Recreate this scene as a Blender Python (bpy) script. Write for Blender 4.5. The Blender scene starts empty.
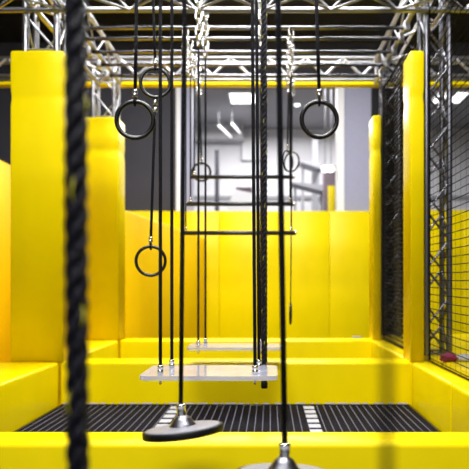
import bpy, bmesh, math, random
from mathutils import Vector, Matrix, Quaternion
PI = math.pi
random.seed(7)
S = bpy.context.scene
COL = S.collection
EYE = 2.05; F = 600.0; VX, VY = 270.0, 285.0

# ------------------------------------------------------------------ camera
cam_d = bpy.data.cameras.new('camera'); cam = bpy.data.objects.new('camera', cam_d); COL.objects.link(cam)
cam.location = (0, 0, EYE); cam.rotation_euler = (PI/2, 0, 0)
cam_d.sensor_width = 36; cam_d.lens = 36*F/469
cam_d.shift_x = -(VX-234.5)/469; cam_d.shift_y = (VY-234.5)/469
cam_d.clip_start = 0.05; cam_d.clip_end = 100
cam_d.dof.use_dof = True; cam_d.dof.focus_distance = 3.2; cam_d.dof.aperture_fstop = 2.1
S.camera = cam
# ------------------------------------------------------------------ world, lights, exposure
w = bpy.data.worlds.new('world'); S.world = w; w.use_nodes = True
w.node_tree.nodes['Background'].inputs[0].default_value = (0.93, 0.94, 1.0, 1)
w.node_tree.nodes['Background'].inputs[1].default_value = 0.27
S.view_settings.view_transform = 'Standard'; S.view_settings.look = 'None'
S.view_settings.gamma = 1; S.view_settings.use_curve_mapping = False
S.view_settings.exposure = 0.0
def area(name, loc, sx, sy, e, rot=(0,0,0), col=(1,.985,.97)):
    d = bpy.data.lights.new(name, 'AREA'); d.shape = 'RECTANGLE'; d.size = sx; d.size_y = sy; d.energy = e; d.color = col
    o = bpy.data.objects.new(name, d); COL.objects.link(o); o.location = loc; o.rotation_euler = rot
    return o
area('fill_light_rear', (-0.4, -2.5, 7.0), 5.0, 1.2, 480, (math.radians(38), 0, 0))  # unseen fill added behind the camera to brighten camera-facing pads
area('ceiling_light_front', (-0.4, 2.2, 7.1), 4.0, 0.8, 480)
area('ceiling_light_middle', (-0.4, 6.5, 7.1), 4.0, 0.8, 400)
area('ceiling_light_far', (-0.2, 9.6, 7.1), 5.0, 0.8, 360)
area('ceiling_light_annex', (0.5, 16.5, 7.0), 6.0, 4.0, 680)

# ------------------------------------------------------------------ materials
def mat(name, col, rough=0.5, metal=0.0, bump=0.0, bscale=20, var=0.0, spec=None, emit=None, es=0, trans=0, coat=0, stretch=None):
    m = bpy.data.materials.new(name); m.use_nodes = True
    nt = m.node_tree; b = nt.nodes['Principled BSDF']
    b.inputs['Base Color'].default_value = (*col, 1); b.inputs['Roughness'].default_value = rough; b.inputs['Metallic'].default_value = metal
    if spec is not None: b.inputs['Specular IOR Level'].default_value = spec
    if trans: b.inputs['Transmission Weight'].default_value = trans
    if coat: b.inputs['Coat Weight'].default_value = coat
    if emit: b.inputs['Emission Color'].default_value = (*emit, 1); b.inputs['Emission Strength'].default_value = es
    tc = nt.nodes.new('ShaderNodeTexCoord'); mp = nt.nodes.new('ShaderNodeMapping')
    nt.links.new(tc.outputs['Object'], mp.inputs['Vector'])
    if stretch: mp.inputs['Scale'].default_value = stretch
    n = nt.nodes.new('ShaderNodeTexNoise'); n.inputs['Scale'].default_value = bscale; n.inputs['Detail'].default_value = 3
    nt.links.new(mp.outputs['Vector'], n.inputs['Vector'])
    if bump:
        bp = nt.nodes.new('ShaderNodeBump'); bp.inputs['Strength'].default_value = bump; bp.inputs['Distance'].default_value = 0.02
        nt.links.new(n.outputs['Fac'], bp.inputs['Height']); nt.links.new(bp.outputs['Normal'], b.inputs['Normal'])
    if var:
        r = nt.nodes.new('ShaderNodeValToRGB')
        r.color_ramp.elements[0].position = .3; r.color_ramp.elements[1].position = .7
        r.color_ramp.elements[0].color = (*[c*(1-var) for c in col], 1)
        r.color_ramp.elements[1].color = (*[min(1, c*(1+var)) for c in col], 1)
        nt.links.new(n.outputs['Fac'], r.inputs['Fac']); nt.links.new(r.outputs['Color'], b.inputs['Base Color'])
    return m
YEL = mat('yellow_vinyl', (0.90, 0.705, 0.0), 0.28, spec=.2, bump=0.3, bscale=3.5, var=.03, stretch=(1, 1, .5))
YEL_BOUNCE = mat('bounce_tinted_yellow_vinyl', (0.95, 0.59, 0.0), 0.42, spec=.15, bump=0.12, bscale=2.5, var=.03)  # yellow vinyl with orange colour bleed between pads painted into the base
SEAM = mat('yellow_seam_welt', (0.70, 0.50, 0.002), 0.5, var=.05)
ROPE = mat('black_rope', (0.004, 0.004, 0.008), 0.6, spec=.15, bump=0.6, bscale=160, var=.5, stretch=(1, 1, .5))
STR = mat('black_rope_strand', (0.004, 0.004, 0.010), 0.42, spec=.3, bump=0.7, bscale=120, var=.4, stretch=(1, 1, .35))
TRC = mat('yellow_tracer_yarn', (0.75, 0.68, 0.03), 0.6, var=.1)
RING = mat('black_plastic', (0.005, 0.005, 0.006), 0.25, spec=.5, bump=.05, var=.2)
CHR = mat('polished_steel', (0.80, 0.79, 0.77), 0.22, 1.0, bump=.05)
ALU = mat('aluminium_tube', (0.55, 0.55, 0.58), 0.30, 1.0, bump=.05, bscale=8)
ALM = mat('overhead_truss_tube', (0.34, 0.34, 0.36), 0.30, 1.0, bump=.15, bscale=6)
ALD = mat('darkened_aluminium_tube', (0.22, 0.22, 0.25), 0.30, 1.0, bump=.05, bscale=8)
BARM = mat('dark_steel_bar', (0.26, 0.26, 0.29), 0.24, 1.0, bump=.03)
TRAP = mat('black_painted_bar', (0.02, 0.02, 0.025), 0.35, bump=.05)
DWALL = mat('charcoal_wall', (0.042, 0.042, 0.055), 0.8, var=.08, bscale=2)
DCEIL = mat('black_ceiling', (0.015, 0.015, 0.018), 0.9, var=.2, bscale=3)
FLOOR = mat('dark_rubber_floor', (0.03, 0.03, 0.033), 0.7, var=.3, bscale=30)
LPIL = mat('pale_grey_paint', (0.33, 0.34, 0.47), 0.6, var=.03)
WPIL = mat('white_paint', (0.80, 0.80, 0.84), 0.5, var=.02)
FARW = mat('far_white_wall', (0.70, 0.70, 0.74), 0.7, var=.04, bscale=.7)
FARC = mat('far_grey_ceiling', (0.30, 0.30, 0.32), 0.8, var=.04)
GREY = mat('mid_grey_panel', (0.30, 0.30, 0.34), 0.6, var=.05)
LAMP = mat('lamp_diffuser', (1, 1, 1), 0.5, emit=(1, 1, 1), es=3.0)
NET = mat('black_net_cord', (0.004, 0.004, 0.006), 0.7, spec=.1, bump=.3, bscale=200)
WEB = mat('black_webbing', (0.002, 0.002, 0.008), 0.6, spec=.04, bump=.3, bscale=150, var=.3)
STITCH = mat('grey_stitching', (0.14, 0.14, 0.19), 0.6, spec=.2, var=.15, bscale=60)
WHT = mat('white_webbing', (0.45, 0.45, 0.50), 0.5, var=.1, bscale=60)
PURP = mat('plum_vinyl', (0.14, 0.10, 0.13), 0.5, var=.1)
PINK = mat('crimson_fabric', (0.20, 0.008, 0.045), 0.7, bump=.3, var=.2)
DISCM = mat('graphite_disc_top', (0.22, 0.22, 0.26), 0.36, bump=.12, bscale=90, var=.15)
RUB = mat('black_rubber', (0.004, 0.004, 0.005), 0.5, spec=.25, bump=.15, bscale=60)
HUBM = mat('brushed_steel_hub', (0.25, 0.25, 0.28), 0.33, 1.0, bump=.1, bscale=30)
def acrylic():
    m = bpy.data.materials.new('clear_acrylic'); m.use_nodes = True; nt = m.node_tree
    b = nt.nodes['Principled BSDF']; b.inputs['Base Color'].default_value = (.97, .99, .96, 1); b.inputs['Roughness'].default_value = .04
    b.inputs['Transmission Weight'].default_value = 1; b.inputs['IOR'].default_value = 1.49
    d = nt.nodes.new('ShaderNodeBsdfPrincipled'); d.inputs['Base Color'].default_value = (.68, .70, .90, 1); d.inputs['Roughness'].default_value = .18  # milky layer stands in for ceiling lights reflected in the board
    n = nt.nodes.new('ShaderNodeTexNoise'); n.inputs['Scale'].default_value = 5; tc = nt.nodes.new('ShaderNodeTexCoord')
    r = nt.nodes.new('ShaderNodeValToRGB'); r.color_ramp.elements[0].color = (.15,)*3+(1,); r.color_ramp.elements[1].color = (.70,)*3+(1,)
    mx = nt.nodes.new('ShaderNodeMixShader'); nt.links.new(tc.outputs['Object'], n.inputs['Vector'])
    nt.links.new(n.outputs['Fac'], r.inputs['Fac']); nt.links.new(r.outputs['Color'], mx.inputs['Fac'])
    nt.links.new(b.outputs[0], mx.inputs[1]); nt.links.new(d.outputs[0], mx.inputs[2])
    nt.links.new(mx.outputs[0], nt.nodes['Material Output'].inputs[0])
    return m
ACR = acrylic()

# ------------------------------------------------------------------ helpers
def W(px, py, Y):                       # photograph direction -> world point at depth Y
    return Vector(((px-VX)/F*Y, Y, EYE+(VY-py)/F*Y))
def tag(o, label=None, cat=None, group=None, kind=None):
    if label: o['label'] = label
    if cat: o['category'] = cat
    if group: o['group'] = group
    if kind: o['kind'] = kind
    return o
def thing(name, loc, label, cat, group=None):
    o = bpy.data.objects.new(name, None); COL.objects.link(o); o.location = loc; o.empty_display_size = .05
    return tag(o, label, cat, group)
def obj(name, bm, m, parent=None, smooth=True, origin=None):
    me = bpy.data.meshes.new(name)
    if origin is not None: bmesh.ops.translate(bm, vec=-Vector(origin), verts=bm.verts)
    if smooth:
        for f in bm.faces: f.smooth = True
        for e in bm.edges:
            if len(e.link_faces) == 2 and e.calc_face_angle(0) > 0.75: e.smooth = False
    bm.to_mesh(me); bm.free(); me.materials.append(m)
    o = bpy.data.objects.new(name, me); COL.objects.link(o)
    if parent: o.parent = parent
    elif origin is not None: o.location = origin
    return o
def box(bm, lo, hi, bev=0, seg=3):
    lo = Vector(lo); hi = Vector(hi)
    r = bmesh.ops.create_cube(bm, size=1); vs = r['verts']
    bmesh.ops.scale(bm, vec=hi-lo, verts=vs); bmesh.ops.translate(bm, vec=(lo+hi)/2, verts=vs)
    if bev:
        es = list({e for v in vs for e in v.link_edges})
        bmesh.ops.bevel(bm, geom=es, offset=bev, segments=seg, affect='EDGES', profile=.5)
def B(lo, hi, bev=0, seg=3):
    bm = bmesh.new(); box(bm, lo, hi, bev, seg); return bm
def frame(d):
    d = d.normalized(); a = Vector((0, 0, 1)) if abs(d.z) < .9 else Vector((0, 1, 0))
    u = a.cross(d).normalized(); return u, d.cross(u)
def tube(bm, pts, r, n=8, closed=False, rs=None):
    pts = [Vector(p) for p in pts]; rings = []; N = len(pts); u = None
    for i, p in enumerate(pts):
        d = (pts[(i+1) % N]-pts[i-1]) if closed else (pts[min(i+1, N-1)]-pts[max(i-1, 0)])
        if u is None: u, v = frame(d)
        else:
            d = d.normalized(); u = (u-d*u.dot(d)).normalized(); v = d.cross(u)
        rr = rs[i] if rs else r
        rings.append([bm.verts.new(p+rr*(u*math.cos(2*PI*k/n)+v*math.sin(2*PI*k/n))) for k in range(n)])
    for i in range(N if closed else N-1):
        a, b = rings[i], rings[(i+1) % N]
        for k in range(n): bm.faces.new((a[k], a[(k+1) % n], b[(k+1) % n], b[k]))
    if not closed: bm.faces.new(rings[0][::-1]); bm.faces.new(rings[-1])
def T(pts, r, n=8, closed=False):
    bm = bmesh.new(); tube(bm, pts, r, n, closed); return bm
def lathe(bm, c, prof, n=32, M=None):   # prof: (r, z) bottom to top
    rings = []
    for r, z in prof:
        rings.append([bm.verts.new((M or Matrix()) @ Vector((r*math.cos(2*PI*k/n), r*math.sin(2*PI*k/n), z))+Vector(c)) for k in range(n)])
    for a, b in zip(rings, rings[1:]):
        for k in range(n): bm.faces.new((a[k], a[(k+1) % n], b[(k+1) % n], b[k]))
    bm.faces.new(rings[0][::-1]); bm.faces.new(rings[-1])
def LA(c, prof, n=32, M=None):
    bm = bmesh.new(); lathe(bm, c, prof, n, M); return bm
_cyl = {}
def rod(name, p, q, r, m, parent):      # a straight tube sharing one unit mesh per material
    if m.name not in _cyl:
        bm = bmesh.new(); tube(bm, [(0, 0, 0), (0, 0, 1)], 1, 10); 
        for f in bm.faces: f.smooth = len(f.verts) == 4
        me = bpy.data.meshes.new(name); bm.to_mesh(me); bm.free(); me.materials.append(m); _cyl[m.name] = me
    p = Vector(p); q = Vector(q); d = q-p
    o = bpy.data.objects.new(name, _cyl[m.name]); COL.objects.link(o); o.parent = parent
    o.matrix_local = Matrix.Translation(p) @ Vector((0, 0, 1)).rotation_difference(d).to_matrix().to_4x4() @ Matrix.Diagonal((r, r, d.length, 1))
    return o
def struct(name, bm, m, label=None):
    o = obj(name, bm, m); tag(o, label, None, None, 'structure'); return o

# ------------------------------------------------------------------ the building
struct('floor', B((-9, -6, -.1), (9, 21, 0)), FLOOR)
struct('ceiling', B((-9, -6, 7.3), (9, 13.3, 7.45)), DCEIL)
struct('wall_left', B((-9.15, -6, 0), (-9, 21, 7.45)), DWALL)
struct('wall_right', B((9, -6, 0), (9.15, 21, 7.45)), DWALL)
YB = 13.0
zt = W(0, 85, YB).z                      # lintel
X1, X2 = W(181, 0, YB).x, W(343, 0, YB).x
struct('wall_back_left', B((-9, YB, 0), (X1, YB+.25, zt)), DWALL)
struct('wall_back_lintel', B((-9, YB, zt), (9, YB+.25, 7.3)), DWALL)
struct('wall_back_sill', B((X1, YB+.02, 0), (X2, YB+.25, 3.2)), DWALL)
X3 = W(371, 0, YB).x
struct('wall_back_pillar', B((X2, YB-.02, 0), (X3, YB+.25, zt)), LPIL)
struct('wall_back_dark', B((X3, YB-.0, 0), (W(416, 0, YB).x, YB+.25, zt)), DCEIL)
struct('wall_back_sill_right', B((W(416, 0, YB).x, YB+.02, 0), (9, YB+.25, 3.2)), DWALL)
struct('trim_1', B((X2-.13, YB-.06, 3.2), (X2+.02, YB+.3, zt)), WPIL)
struct('trim_2', B((X1-.1, YB-.06, 3.2), (X1+.0, YB+.3, zt)), WPIL)
struct('trim_3', B((X1, YB+.0, 3.2), (W(192, 0, YB).x, YB+.3, zt)), LPIL)
# the annex seen through the opening
struct('wall_far', B((-5, 20, 0), (9, 20.2, 7.6)), FARW)
struct('ceiling_annex', B((-5, 13.25, 7.25), (9, 20.2, 7.5)), FARC)
struct('wall_annex_left', B((-5.2, 13.25, 0), (-5, 20.2, 7.6)), FARW)
struct('trim_4', B((W(187, 0, 19.6).x, 19.4, W(0, 140, 19.6).z), (W(243, 0, 19.6).x, 19.95, 7.25)), mat('bulkhead_grey', (0.50, 0.50, 0.53), .7, var=.05))
struct('trim_5', B((-4.9, 19.93, 3.6), (8.9, 20.0, 3.85)), FARC)
struct('trim_6', B((-4.9, 19.93, 4.9), (8.9, 20.0, 5.02)), FARC)
def lamp_panel(loc, sx, sy, label):
    t = thing('ceiling_light', loc, label, 'ceiling light', None)
    bm = bmesh.new()
    for a in (-1, 1):
        box(bm, (a*sx/2-.02, -sy/2, 0), (a*sx/2+.02, sy/2, .05)); box(bm, (-sx/2, a*sy/2-.02, 0), (sx/2, a*sy/2+.02, .05))
    obj('lamp_frame', bm, WPIL, t, False)
    obj('diffuser', B((-sx/2+.02, -sy/2+.02, .01), (sx/2-.02, sy/2-.02, .04)), LAMP, t, False)
c = W(243, 97.5, 16.55); lamp_panel((c.x, c.y, 7.19), .72, .95, 'bright rectangular ceiling light seen through the opening, beside the grey bulkhead')
for px, lab in ((440, 'bright ceiling light seen through the lattice truss on the right'), (458, 'bright ceiling light right of the lattice truss, behind the net')):
    c = W(px, 96, 16.5); lamp_panel((c.x, c.y, 7.19), .34, .95, lab)
p = W(242, 121, 19.9); q = W(263, 160, 19.9)
t = thing('wall_board', (p.x, 19.9, q.z), 'white board on the far annex wall below the ceiling light', 'wall board')
obj('panel', B((0, 0, 0), (q.x-p.x, .06, p.z-q.z), .01), WPIL, t); obj('board_rim', B((-.03, .02, -.03), (q.x-p.x+.03, .095, p.z-q.z+.03), .01), GREY, t)
TUBE = mat('tube_diffuser', (1, 1, 1), .5, emit=(1, 1, 1), es=1.1)
for (a, b, lab) in (((219, 126), (231, 137), 'long slanting white light tube on the left behind the opening'),
                    ((232, 124), (240, 133), 'short slanting white light tube right of the long one behind the opening')):
    p = W(*a, 17.2); q = W(*b, 19.2)
    t = thing('tube_light', p, lab, 'tube light')
    obj('tube', T([(0, 0, 0), q-p], .03, 10), TUBE, t)
    obj('housing', T([(0, 0, .06), q-p+Vector((0, 0, .06))], .03, 4), GREY, t)
    rod('suspension_wire', (0, 0, .07), (0, 0, 7.2-p.z), .008, GREY, t)
def globe(px, py, Y, r, lab):
    p = W(px, py, Y); t = thing('globe_lamp', p, lab, 'globe lamp')
    bm = bmesh.new(); bmesh.ops.create_uvsphere(bm, u_segments=20, v_segments=12, radius=r); obj('globe', bm, LAMP, t)
    obj('stem', T([(0, 0, r*.9), (0, 0, 7.25-p.z)], .012, 6), GREY, t)
globe(296.5, 95, 17.5, .09, 'upper round white lamp of the pair near the top right of the opening')
globe(297.2, 103, 17.3, .10, 'lower round white lamp of the pair near the top right of the opening')
globe(325, 169, 15, .085, 'left round white lamp of the pair beside the plum pillar')
globe(331, 169, 15.2, .085, 'right round white lamp of the pair beside the plum pillar')
a = W(324, 165, 15.5); b = W(342, 165, 15.5)
t = thing('padded_pillar', (a.x, 15.5, 0), 'plum padded pillar with a yellow panel in the annex, by the white window post', 'pillar')
obj('pillar_pad', B((0, 0, 0), (b.x-a.x+.1, .4, a.z), .03), PURP, t)
p = W(328, 186, 15.45); q = W(335, 240, 15.45)
obj('yellow_panel', B((p.x-a.x, -.05, q.z), (q.x-a.x, 0.01, p.z), .01), YEL, t)
for (x0, x1, y0, h0, Y, m, lab) in ((292, 326, 183, .16, 17, GREY, 'grey slanted platform edge in the annex left of the plum pillar'),
        (300, 322, 162, .12, 18, GREY, 'small grey shelf in the annex above the slanted platform')):
    p = W(x0, y0, Y); q = W(x1, y0+3, Y)
    bm = bmesh.new(); 
    vs = [bm.verts.new(v) for v in ((p.x, Y, p.z), (q.x, Y, q.z-h0), (q.x, Y, q.z+.02), (p.x, Y, p.z+.04), (p.x, Y+.8, p.z), (q.x, Y+.8, q.z-h0), (q.x, Y+.8, q.z+.02), (p.x, Y+.8, p.z+.04))]
    for f in ((0, 1, 2, 3), (7, 6, 5, 4), (0, 4, 5, 1), (1, 5, 6, 2), (2, 6, 7, 3), (3, 7, 4, 0)): bm.faces.new([vs[i] for i in f])
    r = thing('platform_edge', (p.x, Y, 0), lab, 'platform')
    bmesh.ops.recalc_face_normals(bm, faces=bm.faces)
    o = obj('deck', bm, m, r, False, origin=(p.x, Y, 0)); 
    for xx in (.1, q.x-p.x-.1): rod('post', (xx, .4, 0), (xx, .4, p.z-.02), .04, GREY, r)
for (x0, x1, ytop, Y, m, lab) in ((312, 318, 140, 19.0, GREY, 'grey post in the annex behind the shelf'), (215, 219, 150, 18.4, DWALL, 'slim grey post in the annex left of the white wedge')):
    p = W(x0, ytop, Y); q = W(x1, ytop, Y)
    tag(obj('post', B((-(q.x-p.x)/2, -.1, 0), ((q.x-p.x)/2, .1, p.z), .02), m, None), lab, 'post').location = ((p.x+q.x)/2, Y, 0)
# foam wedge with a dark mat
p = W(226, 208, 16); q = W(252, 193, 16)
t = thing('foam_wedge', (p.x, 16, 0), 'white foam wedge with a plum mat on top, behind the yellow back wall', 'foam wedge')
bm = bmesh.new(); L = q.x-p.x; vs = [bm.verts.new(v) for v in ((0, 0, 0), (L, 0, 0), (L, 0, q.z), (L*.35, 0, q.z+.1), (0, 0, p.z), (0, .8, 0), (L, .8, 0), (L, .8, q.z), (L*.35, .8, q.z+.1), (0, .8, p.z))]
bm.faces.new(vs[:5]); bm.faces.new(vs[5:][::-1])
for i in range(5): bm.faces.new((vs[i], vs[5+i], vs[5+(i+1) % 5], vs[(i+1) % 5]))
bmesh.ops.recalc_face_normals(bm, faces=bm.faces); obj('wedge', bm, WPIL, t, False)
obj('mat', B((L*.38, .02, q.z+.09), (L*1.0, .7, q.z+.17), .02), PURP, t)

# ------------------------------------------------------------------ padded walls
def padwall(name, p, q, z0, z1, th, m, seams, label, cat='padded wall', bev=.012):
    """p->q runs along the visible face; thickness goes away from the camera side"""
    p = Vector((p[0], p[1], 0)); q = Vector((q[0], q[1], 0)); d = q-p; L = d.length; d.normalize()
    t = thing(name, (p.x, p.y, z0), label, cat); t.rotation_euler = (0, 0, math.atan2(d.y, d.x))
    xs = [0]+seams+[L]
    for a, b in zip(xs, xs[1:]):
        obj('pad', B((a+.002, 0, 0), (b-.002, th, z1-z0), bev, 3), m, t)
    return t, L
xa = W(130, 0, YB).x
padwall('padded_back_wall', (W(100, 0, YB).x, YB-.2), (X3+.1, YB-.2), 0, EYE+74*12.8/600, .18, YEL, [1.3, 2.6, 3.9, 4.95], 'long bright yellow padded wall at the far end below the opening')
padwall('padded_back_wall', (W(414, 0, YB).x, YB-.2), (8.5, YB-.2), 0, EYE+75*12.8/600, .18, YEL, [1.0, 2.0, 3.0], 'yellow padded wall behind the net on the right')
p = W(124.5, 210, 7.75); q = W(206, 242, 13-.25)
zt2 = p.z
L0 = Vector((p.x, 7.78)); L1 = Vector((W(206, 0, 12.6).x, 12.6))
padwall('padded_side_wall', L0, L1, 0, zt2, .15, YEL_BOUNCE, [2.4], 'yellow padded wall, bounce-tinted orange, slanting back from the second left column')
padwall('padded_side_wall', (-3.45, 5.4), (-3.45, 12.7), 0, EYE+1.6, .15, YEL_BOUNCE, [1.2, 3.6], 'yellow padded wall, bounce-tinted orange, at the left edge behind the front left column')

# trampoline surrounds (padded kerbs)
ZK = EYE-.68; ZB = EYE-1.05
def kerb(lo, hi, seams, axis, label):
    t = thing('padded_beam', (lo[0], lo[1], 0), label, 'padded beam')
    lo = Vector(lo); hi = Vector(hi); D = hi-lo; s = [0]+seams+[D[axis]]
    for a, b in zip(s, s[1:]):
        l = Vector((0, 0, 0)); h = Vector(D); l[axis] = a+.0015; h[axis] = b-.0015
        obj('pad', B(l, h, .028, 4), YEL, t)
        if b < D[axis]-.01:
            c1 = Vector(l); c2 = Vector(h)
            c1[axis] = b-.008; c2[axis] = b+.008; c1[1-axis] = .012; c2[1-axis] = D[1-axis]-.012; c1.z = .2; c2.z = D.z-.006
            obj('seam', B(c1, c2, .004, 2), SEAM, t)
    return t
XL, XR = -1.86, 1.25
kerb((XL-1.2, 2.6, 0), (1.9, 2.80, ZK), [], 0, 'near yellow padded beam across the bottom, behind the black discs')
kerb((XL, 5.3, 0), (XR+.17, 5.6, ZK), [], 0, 'middle yellow padded beam at the far edge of the black bed')
kerb((XL, 7.4, 0), (XR+.17, 7.70, ZK), [], 0, 'farthest yellow padded beam, between the second pair of columns')
kerb((XL-.75, 2.802, 0), (XL, 5.298, ZK), [], 1, 'wide yellow padded side beam on the left of the black bed')
kerb((XR, 2.802, 0), (XR+.17, 5.298, ZK), [1.35], 1, 'narrow yellow padded side beam below the net on the right')
kerb((XL-.45, 6.05, 0), (XL, 7.398, ZK), [], 1, 'left yellow side beam between the two left columns')
kerb((XR, 5.602, 0), (XR+.17, 7.398, ZK), [], 1, 'right yellow side beam running between the two right columns')
# neighbouring lane deck behind the net
t = thing('padded_deck', (1.425, 3.6, 0), 'low yellow padded deck of the next lane behind the net', 'padded deck')
for k in range(3): obj('pad', B((0, k*1.38, .9), (1.6, k*1.38+1.375, 1.42), .03), YEL, t)
obj('base', B((.02, .02, 0), (1.58, 4.12, .905)), DWALL, t)
# crimson bundle
c = W(449, 353, 4.95); c.z = 1.42
t = thing('soft_bag', c, 'crimson and white cloth bag lying behind the net at the foot of the truss', 'bag')
bm = bmesh.new(); bmesh.ops.create_icosphere(bm, subdivisions=3, radius=1)
for v in bm.verts:
    n = 1+.12*math.sin(5*v.co.x+3*v.co.y)+.1*math.sin(7*v.co.z+2*v.co.x); v.co = Vector((v.co.x*.07*n, v.co.y*.06*n, max(v.co.z, -.75)*.04*n+.031))
obj('bag_body', bm, PINK, t)
bm = bmesh.new(); bmesh.ops.create_icosphere(bm, subdivisions=2, radius=1)
for v in bm.verts: v.co = Vector((v.co.x*.09+.13, v.co.y*.06, max(v.co.z, -.7)*.035+.026))
obj('white_flap', bm, WHT, t)

# trampoline bed
t = thing('trampoline_bed', (XL, 2.8, ZB), 'black webbed trampoline bed with pale stitched lines between the yellow beams', 'trampoline')
Wd = XR-XL; Dp = 2.5
obj('bed', B((.03, .03, -.012), (Wd-.03, Dp-.05, 0), .004, 1), WEB, t)
bm = bmesh.new(); x = .08
while x < Wd-.06:
    box(bm, (x-.003, .04, .0), (x+.003, Dp-.07, .003)); x += .0575
obj('stitch_lines', bm, STITCH, t, False)['kind'] = 'stuff'
for X in (-.80, .33):
    y = .1
    while y < Dp-.12:
        obj('white_webbing_patch', B((X-XL-.045, y, .003), (X-XL+.045, y+.10, .012), .004, 1), WHT, t, False); y += .165
x = .05
while x < Wd-.05:
    wd = random.choice((.02, .05, .09)); obj('edge_clip', B((x, Dp-.05, .004), (x+wd, Dp-.03, .016), .003, 1), WHT, t, False); x += wd+random.choice((.02, .03, .05))
obj('frame_rail', T([(.03, Dp-.03, -.01), (Wd-.03, Dp-.03, -.01)], .014, 8), RING, t)
for a in (.03, Wd-.03): obj('frame_rail', T([(a, .03, -.01), (a, Dp-.03, -.01)], .014, 8), RING, t)
# second bed, beyond the middle beam
t = thing('trampoline_bed', (XL, 5.6, ZB), 'black trampoline bed hidden behind the middle yellow beam', 'trampoline')
obj('bed', B((.03, .03, -.012), (Wd-.03, 1.77, 0), .004, 1), WEB, t)

# ------------------------------------------------------------------ trusses
def truss(name, p, q, u, v, wu, wv, label, bay, rc=.025, rb=.011, m=ALU, planes=(0, 1, 2, 3), mb=None):
    """box truss from p to q, section spans wu along u and wv along v, p is a section corner"""
    p = Vector(p); q = Vector(q); d = q-p; L = d.length; dn = d/L; u = Vector(u)*wu; v = Vector(v)*wv; mb = mb or m
    t = thing(name, p, label, 'truss')
    cs = [Vector(), u, u+v, v]
    for c in cs: rod('chord', c, c+d, rc, m, t)
    n = max(1, round(L/bay)); s = L/n
    for i in planes:
        a, b = cs[i], cs[(i+1) % 4]
        for k in range(n):
            x0, x1 = dn*(k*s), dn*((k+1)*s)
            if (k+i) % 2: rod('brace', a+x0, b+x1, rb, mb, t)
            else: rod('brace', b+x0, a+x1, rb, mb, t)
        for k in (0, n): rod('end_brace', a+dn*min(max(k*s, .02), L-.02), b+dn*min(max(k*s, .02), L-.02), rb, mb, t)
    return t
ZT = EYE+2.43; ZTT = ZT+.29
Xv, Yv, Zv = (1, 0, 0), (0, 1, 0), (0, 0, 1)
def column(x0, x1, y0, y1, pad_hi, label, tx0, tx1, extra=None, cover=True, left=False):
    t = thing('padded_column', (x0, y0, ZK), label, 'column')
    z1 = pad_hi-ZK; g = EYE+(VY-97)/F*5.3-ZK; wx = x1-x0; wy = y1-y0
    def rect(ins, z, r=.016):
        pts = []
        for cx, cy, a0 in ((wx-ins-r, wy-ins-r, 0), (ins+r, wy-ins-r, PI/2), (ins+r, ins+r, PI), (wx-ins-r, ins+r, 1.5*PI)):
            for i in range(5): a = a0+PI/2*i/4; pts.append((cx+r*math.cos(a), cy+r*math.sin(a), z))
        return pts
    prof = [(0, 0)]+[(.006*math.exp(-((k-6)/2.6)**2), g+(k-6)*.02) for k in range(13)]+[(0, z1-.02), (.005, z1-.006), (.02, z1)]  # shallow dent shaped to imitate a shadow band across the pad
    bm = bmesh.new(); rows = [[bm.verts.new(p) for p in rect(a, b)] for a, b in prof]
    for a, b in zip(rows, rows[1:]):
        for k in range(20): bm.faces.new((a[k], a[(k+1) % 20], b[(k+1) % 20], b[k]))
    bm.faces.new(rows[0][::-1]); bm.faces.new(rows[-1])
    obj('pad', bm, YEL, t)
    obj('base_strip', B((.01, .01, -.0), (wx-.01, wy-.01, .004)), SEAM, t, False)
    return t
ZP = EYE+235*5.3/600
column(W(10, 0, 5.3).x, W(63.5, 0, 5.3).x, 5.3, 5.62, ZP, 'front left yellow padded column, wide, reaching up to the overhead truss', 0, 0)
column(W(83, 0, 7.4).x, W(118.5, 0, 7.4).x, 7.4, 7.74, EYE+168*7.4/600, 'second left yellow padded column, behind the thick twisted rope', 0, 0)
column(W(410.5, 0, 5.3).x, W(424.5, 0, 5.3).x, 5.3, 5.6, ZP, 'front right narrow yellow padded column beside the dark lattice truss', 0, 0)
column(W(373, 0, 7.4).x, W(382, 0, 7.4).x, 7.4, 7.70, EYE+170*7.4/600, 'far right narrow yellow padded column in front of the pale grey pillar', 0, 0)
# truss posts
def post(px0, px1, y0, dy, z0, label, m=ALU, bay=.3, rc=.025, ins=.05, rb=.011):
    a = W(px0, 0, y0).x; b = W(px1, 0, y0).x
    return truss('truss_post', (a+.0, y0+ins, z0), (a, y0+ins, ZTT), Xv, Yv, b-a, dy, label, bay, rc, rb=rb, m=m)
post(23.5, 55, 5.3, .23, ZP+.002, 'aluminium truss post rising from the front left yellow column', bay=.28, rc=.032)
post(92, 113, 7.4, .22, EYE+168*7.4/600+.002, 'aluminium truss post rising from the second left yellow column', bay=.28)
post(428, 451, 5.3, .23, 1.421, 'tall dark lattice truss post right of the front right yellow column', m=ALD, bay=.26, rc=.027)
post(385, 400, 7.4, .2, 1.421, 'dark truss post beside the far right yellow column', m=ALD, bay=.26)
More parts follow.
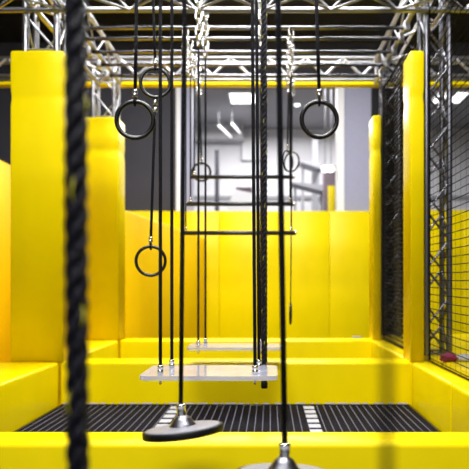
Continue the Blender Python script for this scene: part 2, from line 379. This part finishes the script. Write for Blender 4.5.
# overhead frame
truss('overhead_truss', (-4.2, 5.05, ZT), (3.2, 5.05, ZT), Yv, Zv, .25, .29, 'overhead aluminium cross truss along the top edge of the picture', .30, m=ALM)
truss('overhead_truss', (-4.2, 7.45, EYE+2.60), (3.0, 7.45, EYE+2.60), Yv, Zv, .16, .22, 'far overhead aluminium cross truss just above the yellow-reflecting crossbar', .23, planes=(3,), rb=.018, m=ALM, mb=ALU, rc=.022)
truss('overhead_truss', (-2.12, .3, ZT+.06), (-2.12, 7.4, ZT+.06), Xv, Zv, .27, .27, 'left overhead side truss running back above the left columns', .34, planes=(0, 1))
truss('overhead_truss', (1.30, .3, ZT+.06), (1.30, 7.4, ZT+.06), Xv, Zv, .27, .27, 'right overhead side truss running back above the right columns', .34, planes=(0, 3))
tag(obj('crossbar', B((0, 0, 0), (7.2, .12, .048), .010), YEL), 'thin crossbar with painted yellow reflection, below the far overhead truss', 'crossbar').location = (-4.2, 7.86, EYE+2.62)  # yellow colour stands in for pads reflected in a metal beam
# monkey bars
YBARS = [5.72, 5.97, 6.31, 6.68, 7.02]
barl = ['nearest visible', 'second', 'third', 'fourth', 'farthest']
for y, l in zip(YBARS, barl):
    t = thing('monkey_bar', (-1.95, y, EYE+2.45), l+' of the dark steel monkey bars under the ceiling', 'monkey bar', 'monkey bars overhead')
    obj('bar', T([(0, 0, 0), (3.30, 0, 0)], .018, 16), BARM, t)
    for x in (.05, 3.25): obj('clamp', B((x-.03, -.035, -.035), (x+.03, .035, .06), .01), ALU, t)
HB = [.5, 1.04, 1.86, 2.26, 2.97, 3.53, 3.80, 4.05]
for y in HB:
    t = thing('overhead_bar', (-2.0, y, EYE+2.45), 'dark steel bar above the near ropes, out of the picture', 'bar', 'bars above the near ropes')
    obj('bar', T([(0, 0, 0), (3.4, 0, 0)], .019, 12), BARM, t)

# ------------------------------------------------------------------ nets
def net(x, y0, y1, z0, z1, s, r, label):
    t = thing('safety_net', (x, y0, z0), label, 'net'); H = z1-z0; D = y1-y0
    bm = bmesh.new(); z = s/2
    while z < H: tube(bm, [(0, D*i/8, z-.012*math.sin(PI*i/8)) for i in range(9)], r, 4); z += s
    obj('horizontal_cords', bm, NET, t, False)['kind'] = 'stuff'
    bm = bmesh.new(); y = s/2
    while y < D: tube(bm, [(0, y, 0), (0, y, H)], r*.25, 4); y += s*2
    obj('vertical_cords', bm, NET, t, False)['kind'] = 'stuff'
    obj('border_rope', T([(0, 0, 0), (0, D, 0), (0, D, H), (0, 0, H)], .008, 6, True), NET, t)
net(1.405, 2.9, 5.28, ZK+.01, ZT+.0, .062, .0038, 'black square mesh safety net right of the lattice truss, above the narrow side beam')
net(1.40, 5.66, 7.38, ZK+.01, ZT+.0, .05, .008, 'dense black safety net between the two right columns')

t = thing('dark_backing', (1.46, 7.85, 1.0), 'added dark curtain behind the dense net between the right columns', 'backing')  # dark sheet added behind the net to darken the gap
bm = bmesh.new(); rows = []
for z in (0, 1.2, 2.4, 3.6):
    rows.append([bm.verts.new((i*.006, .03*math.sin(i*.42), z)) for i in range(81)]+[bm.verts.new((i*.006, .03*math.sin(i*.42)+.012, z)) for i in range(80, -1, -1)])
for a, b in zip(rows, rows[1:]):
    for k in range(len(a)): bm.faces.new((a[k], a[(k+1) % len(a)], b[(k+1) % len(a)], b[k]))
bmesh.ops.recalc_face_normals(bm, faces=bm.faces)
obj('cloth', bm, DCEIL, t)
obj('backing_rail', T([(-.02, 0, 3.62), (.52, 0, 3.62)], .015, 8), BARM, t)
# ------------------------------------------------------------------ hanging gear
def rope_part(top, bot, r, t, base, n=8, name='rope'):
    top = Vector(top)-base; bot = Vector(bot)-base
    return obj(name, T([bot.lerp(top, i/6) for i in range(7)], r, n), ROPE, t)
def ferrule(p, t, base, r=.014, h=.035):
    p = Vector(p)-base
    return obj('ferrule', LA(p, [(r*.8, -h/2), (r, -h/2+.004), (r, -.004), (r*.86, -.002), (r*.86, .002), (r, .004), (r, h/2-.004), (r*.8, h/2)], 16), CHR, t)
def chain(top, bot, t, base, L=.095, wd=.052, r=.0085):
    top = Vector(top); bot = Vector(bot); d = bot-top; n = max(2, round(d.length/(L*.74))); st = d/n
    for k in range(n):
        bm = bmesh.new(); pts = []
        for i in range(20):
            a = 2*PI*i/20; z = math.sin(a)*(L/2-wd/2)+0; zz = (L/2-wd/2)*(1 if math.sin(a) > 0 else -1)+wd/2*math.sin(a)
            pts.append((wd/2*math.cos(a), 0, zz))
        tube(bm, pts, r, 8, True)
        bmesh.ops.rotate(bm, verts=bm.verts, matrix=Matrix.Rotation((PI/2 if k % 2 else 0)+.5, 3, 'Z'))
        bmesh.ops.translate(bm, verts=bm.verts, vec=top+st*(k+.5)-base)
        obj('chain_link', bm, CHR, t)
def ring_mesh(t, c, R, r, rot=0, tilt=0):
    bm = bmesh.new()
    tube(bm, [(R*math.cos(2*PI*i/48), 0, R*math.sin(2*PI*i/48)) for i in range(48)], r, 14, True)
    bmesh.ops.rotate(bm, verts=bm.verts, matrix=Matrix.Rotation(rot, 3, 'Z') @ Matrix.Rotation(tilt, 3, 'Y'))
    bmesh.ops.translate(bm, verts=bm.verts, vec=c)
    return obj('ring', bm, RING, t)
def hung_ring(px, py, dpx, Y, toppx, label, rot=0, top=None, R=.1, rr=.0115, rp=.009, fer=True, ch=None, tilt=0):
    Ro = dpx/2/F*Y; Rm = Ro-rr
    c = W(px, py, Y); base = c-Vector((0, 0, Ro)); t = thing('gym_ring', base, label, 'gym ring')
    ring_mesh(t, c-base, Rm, rr, rot, tilt)
    tp = c+Vector((0, 0, Rm))
    # loop over the ring
    lp = [(.0, 0.018*math.cos(a), .022*math.sin(a)) for a in [2*PI*i/16 for i in range(16)]]
    bm = T([Vector(q)+tp+Vector((0, 0, .004))-base for q in lp], .006, 6, True); obj('loop', bm, ROPE, t)
    topz = EYE+2.45
    topw = Vector(top) if top else None
    if topw is None:
        k = W(toppx, 0, Y); # passes through this pixel on the top edge
        s = (topz-tp.z)/(k.z-tp.z); topw = tp+(k-tp)*s; topw.y = Y
    if ch:
        cb = topw.lerp(tp, ch); chain(topw, cb, t, base); ferrule(cb, t, base, .012, .03); start = cb
    else: start = topw
    rope_part(start, tp+Vector((0, 0, .024)), rp, t, base)
    if fer: ferrule(tp+Vector((0, 0, .042)), t, base, .0135, .036)
    return t, c
hung_ring(135, 120, 41, 2.97, 136.7, 'large black gym ring hanging low on the left, nearest of the left rings', .05)
hung_ring(319.3, 119.5, 40, 2.97, 316.3, 'black gym ring hanging alone on the right against the bright opening', .05)
t2, c2 = hung_ring(155.3, 83, 32.5, 3.77, 153, 'upper black gym ring on the left, with a second ring hanging from it', .15)
bot = c2-Vector((0, 0, 32.5/2/F*3.77+.006))
hung_ring(150.7, 261, 32, 3.77, 0, 'lowest black gym ring, hanging on a cord from the ring above it', .1, top=bot, rr=.0098)
e = thing('coupler', bot-Vector((0, 0, .065)), 'small steel coupler under the upper left gym ring', 'coupler')
for dz in (.005, .05): obj('sleeve', LA((0.0, 0, dz), [(.011, -.014), (.014, -.010), (.014, .010), (.011, .014)], 14), CHR, e)
obj('link', T([(0, 0, .0), (0, 0, .06)], .004, 6), CHR, e)
# far rings
hung_ring(201.5, 172, 20, 6.68, 0, 'small far black gym ring on the left behind the highest trapeze bar', .1, top=(W(198, 0, 6.68).x, 6.68, EYE+2.45), rp=.012, ch=.3, rr=.013)
hung_ring(287.5, 161, 22, 6.68, 0, 'far black gym ring on the right turned half sideways', 1.0, top=(W(289, 0, 6.68).x, 6.68, EYE+2.45), rp=.010, ch=.3, rr=.010)
hung_ring(291.5, 162, 21, 7.02, 0, 'farthest black gym ring on the right, overlapping the one in front', -.75, top=(W(292.5, 0, 7.02).x, 7.02, EYE+2.45), rp=.010, ch=.25, rr=.010)
hung_ring(290.6, 314, 22, 5.72, 0, 'black gym ring seen edge-on, low before the yellow back wall', 1.48, top=W(291.2, 234.5, 5.72), rp=.0055, rr=.010, fer=False)
# trapeze bars
for (y, px0, px1, py, l) in ((5.72, 182, 295, 233, 'lowest and nearest of the three black trapeze bars'), (5.97, 187, 293.5, 204, 'middle one of the three black trapeze bars'), (6.31, 191, 293.5, 177, 'highest and farthest of the three black trapeze bars')):
    a = W(px0, py, y); b = W(px1, py, y); t = thing('trapeze_bar', a, l, 'trapeze', 'trapeze bars')
    obj('bar', T([Vector(), b-a], .021, 14), TRAP, t)
    for s, c in ((1, a), (-1, b)):
        at = c+Vector((s*.035, 0, .0)); tp = Vector((at.x, y, EYE+2.45)); cb = tp.lerp(at, .22)
        chain(tp, cb, t, a); rope_part(cb, at+Vector((0, 0, .03)), .0075, t, a)
        ferrule(at+Vector((0, 0, .04)), t, a, .012, .035)
        obj('end_cap', LA(c-a, [(.019, -.014), (.0205, -.010), (.0205, .010), (.019, .014)], 14, Matrix.Rotation(PI/2, 4, 'Y')), CHR, t)
        ferrule(cb, t, a, .013, .04)
# the edge-on ring's anchor: tie-bar end
# acrylic platforms
def plat(x0, x1, y0, y1, z, ropes, label, ch, rr):
    t = thing('acrylic_platform', ((x0+x1)/2, (y0+y1)/2, z-.026), label, 'platform'); base = Vector(t.location)
    bm = bmesh.new(); rc = .045; pts = []
    for cx, cy, a0 in ((x1-rc, y1-rc, 0), (x0+rc, y1-rc, PI/2), (x0+rc, y0+rc, PI), (x1-rc, y0+rc, 1.5*PI)):
        for i in range(7): a = a0+PI/2*i/6; pts.append((cx+rc*math.cos(a), cy+rc*math.sin(a)))
    lo = [bm.verts.new((x, y, z-.026)) for x, y in pts]; hi = [bm.verts.new((x, y, z)) for x, y in pts]
    bm.faces.new(lo[::-1]); bm.faces.new(hi)
    for i in range(len(pts)): j = (i+1) % len(pts); bm.faces.new((lo[i], lo[j], hi[j], hi[i]))
    bmesh.ops.bevel(bm, geom=[e for e in bm.edges if abs(e.verts[0].co.z-e.verts[1].co.z) < 1e-6], offset=.003, segments=2, affect='EDGES')
    obj('board', bm, ACR, t, True, origin=base)
    for (x, y, tx, ty) in ropes:
        p = Vector((x, y, z)); tp = Vector((tx, ty, EYE+2.44))
        if ch:
            cb = tp.lerp(p, ch); chain(tp, cb, t, base); ferrule(cb, t, base, .012, .03); tp = cb
        rope_part(tp, p+Vector((0, 0, .02)), rr, t, base)
        ferrule(p+Vector((0, 0, .026)), t, base, .018, .05)
        obj('bolt_end', LA(p-base, [(.004, -.062), (.008, -.058), (.009, -.045), (.006, -.044), (.006, -.03), (.013, -.03), (.013, -.0262)], 12), CHR, t)
plat(-.757, .045, 3.44, 3.92, EYE-.523, [(-.645, 3.53, -.645, 3.53), (-.088, 3.53, -.11, 3.53), (-.622, 3.80, -.622, 3.80), (-.07, 3.80, -.09, 3.80)], 'near clear acrylic platform hanging on four black ropes above the black bed', 0, .0105)
plat(-.70, .10, 5.02, 5.38, EYE-.523, [(-.61, 5.10, -.60, 5.05), (-.08, 5.10, -.07, 5.05), (-.57, 5.30, -.57, 5.30), (-.065, 5.30, -.06, 5.30)], 'far clear acrylic platform hanging above the middle yellow beam', .14, .0095)
# disc seats
def disc(px, py, Y, R, tx, label, roll, yaw, hub=.085, rr=.0085):
    c = W(px, py, Y); t = thing('disc_swing', c, label, 'disc swing')
    M = Matrix.Rotation(roll, 4, 'Y') @ Matrix.Rotation(yaw, 4, 'X')
    obj('rim', LA((0, 0, 0), [(R-.010, -.019), (R-.002, -.017), (R, -.013), (R, .003), (R-.002, .007), (R-.012, .008)], 64, M), RUB, t)
    obj('disc_top', LA((0, 0, 0), [(R-.010, .0075), (R-.016, .0105), (R*.75, .0125), (.052, .015)], 64, M), DISCM, t)
    obj('hub', LA((0, 0, 0), [(.052, .013), (.050, .018), (.042, .026), (.036, .036), (.030, .044), (.022, .050), (.018, .053)], 40, M), HUBM, t)
    obj('collar', LA((0, 0, 0), [(.0190, .046), (.0190, .052), (.0180, .054), (.0180, .084), (.0195, .086), (.0195, .093), (.014, .096)], 24, M), CHR, t)
    a = M @ Vector((0, 0, .085)); tp = W(tx, 0, Y); k = (EYE+2.45-c.z-a.z)/(tp.z-c.z-a.z); top = a+(tp-c-a)*k
    obj('rope', T([a.lerp(top, i/6) for i in range(7)], rr, 12), ROPE, t)
    return t
disc(183, 429.5, 2.25, .151, 184.5, 'black disc swing with a steel hub hanging left of centre over the near beam', -.11, -.085)
disc(284, 474, 1.88, .152, 278, 'nearest black disc swing with a steel hub, cut by the bottom edge', .03, -.12, rr=.0095)
# twisted ropes
def twisted(x, Y, z0, z1, R, pitch, label, lean=0.0, phase=0., tr=True, droop=False):
    t = thing('twisted_rope', (x, Y, z0), label, 'rope'); H = z1-z0; rs = R*.56; ro = R-rs; n = int(H/pitch*14)
    for k in range(3):
        pts = []
        for i in range(n+1):
            z = H*i/n; a = phase+2*PI*z/pitch+2*PI*k/3; pts.append((ro*math.cos(a)+lean*z, ro*math.sin(a), z))
        obj('strand', T(pts, rs, 10), STR, t)
    bm = bmesh.new(); pts = []
    n = int(H/pitch*40)
    for i in range(n+1):
        z = H*i/n; a = phase+2*PI*z/pitch; b = a-2*PI*z/pitch*1.62+1
        pts.append((ro*math.cos(a)+(rs-.0003)*math.cos(b)+lean*z, ro*math.sin(a)+(rs-.0003)*math.sin(b), z))
    tube(bm, pts, R*(.075 if R < .021 else .05), 6); obj('tracer_yarn', bm, TRC, t)
    obj('end_whipping', LA((0, 0, 0), [(R*.8, -.012), (R*1.04, -.008), (R*1.04, .03), (R*.9, .034)], 16), RUB, t)
    return t
twisted(W(80.5, 0, 1.04).x, 1.04, .6, EYE+2.45, .0208, .118, 'thick black twisted rope blurred in the near left foreground', lean=-.0045, phase=.4)
twisted(W(264.3, 0, 4.05).x, 4.05, EYE-.685, EYE+2.45, .0215, .115, 'black twisted rope right of centre ending below the near acrylic platform', lean=.0, phase=1.2)
t = thing('thin_rope', (W(387, 0, .5).x, .5, .4), 'thin dark rope right in front of the camera, blurred to a faint stripe', 'rope')
obj('rope', T([(0, 0, 0), (0, 0, EYE+2.05)], .0042, 8), ROPE, t)
# silver tag on the far wall foot
tag(obj('tag', B((-.06, 0, 0), (.06, .008, .022), .004), WHT), 'small grey tag on the far beam before the back wall', 'tag').location = W(357, 338, 7.39)
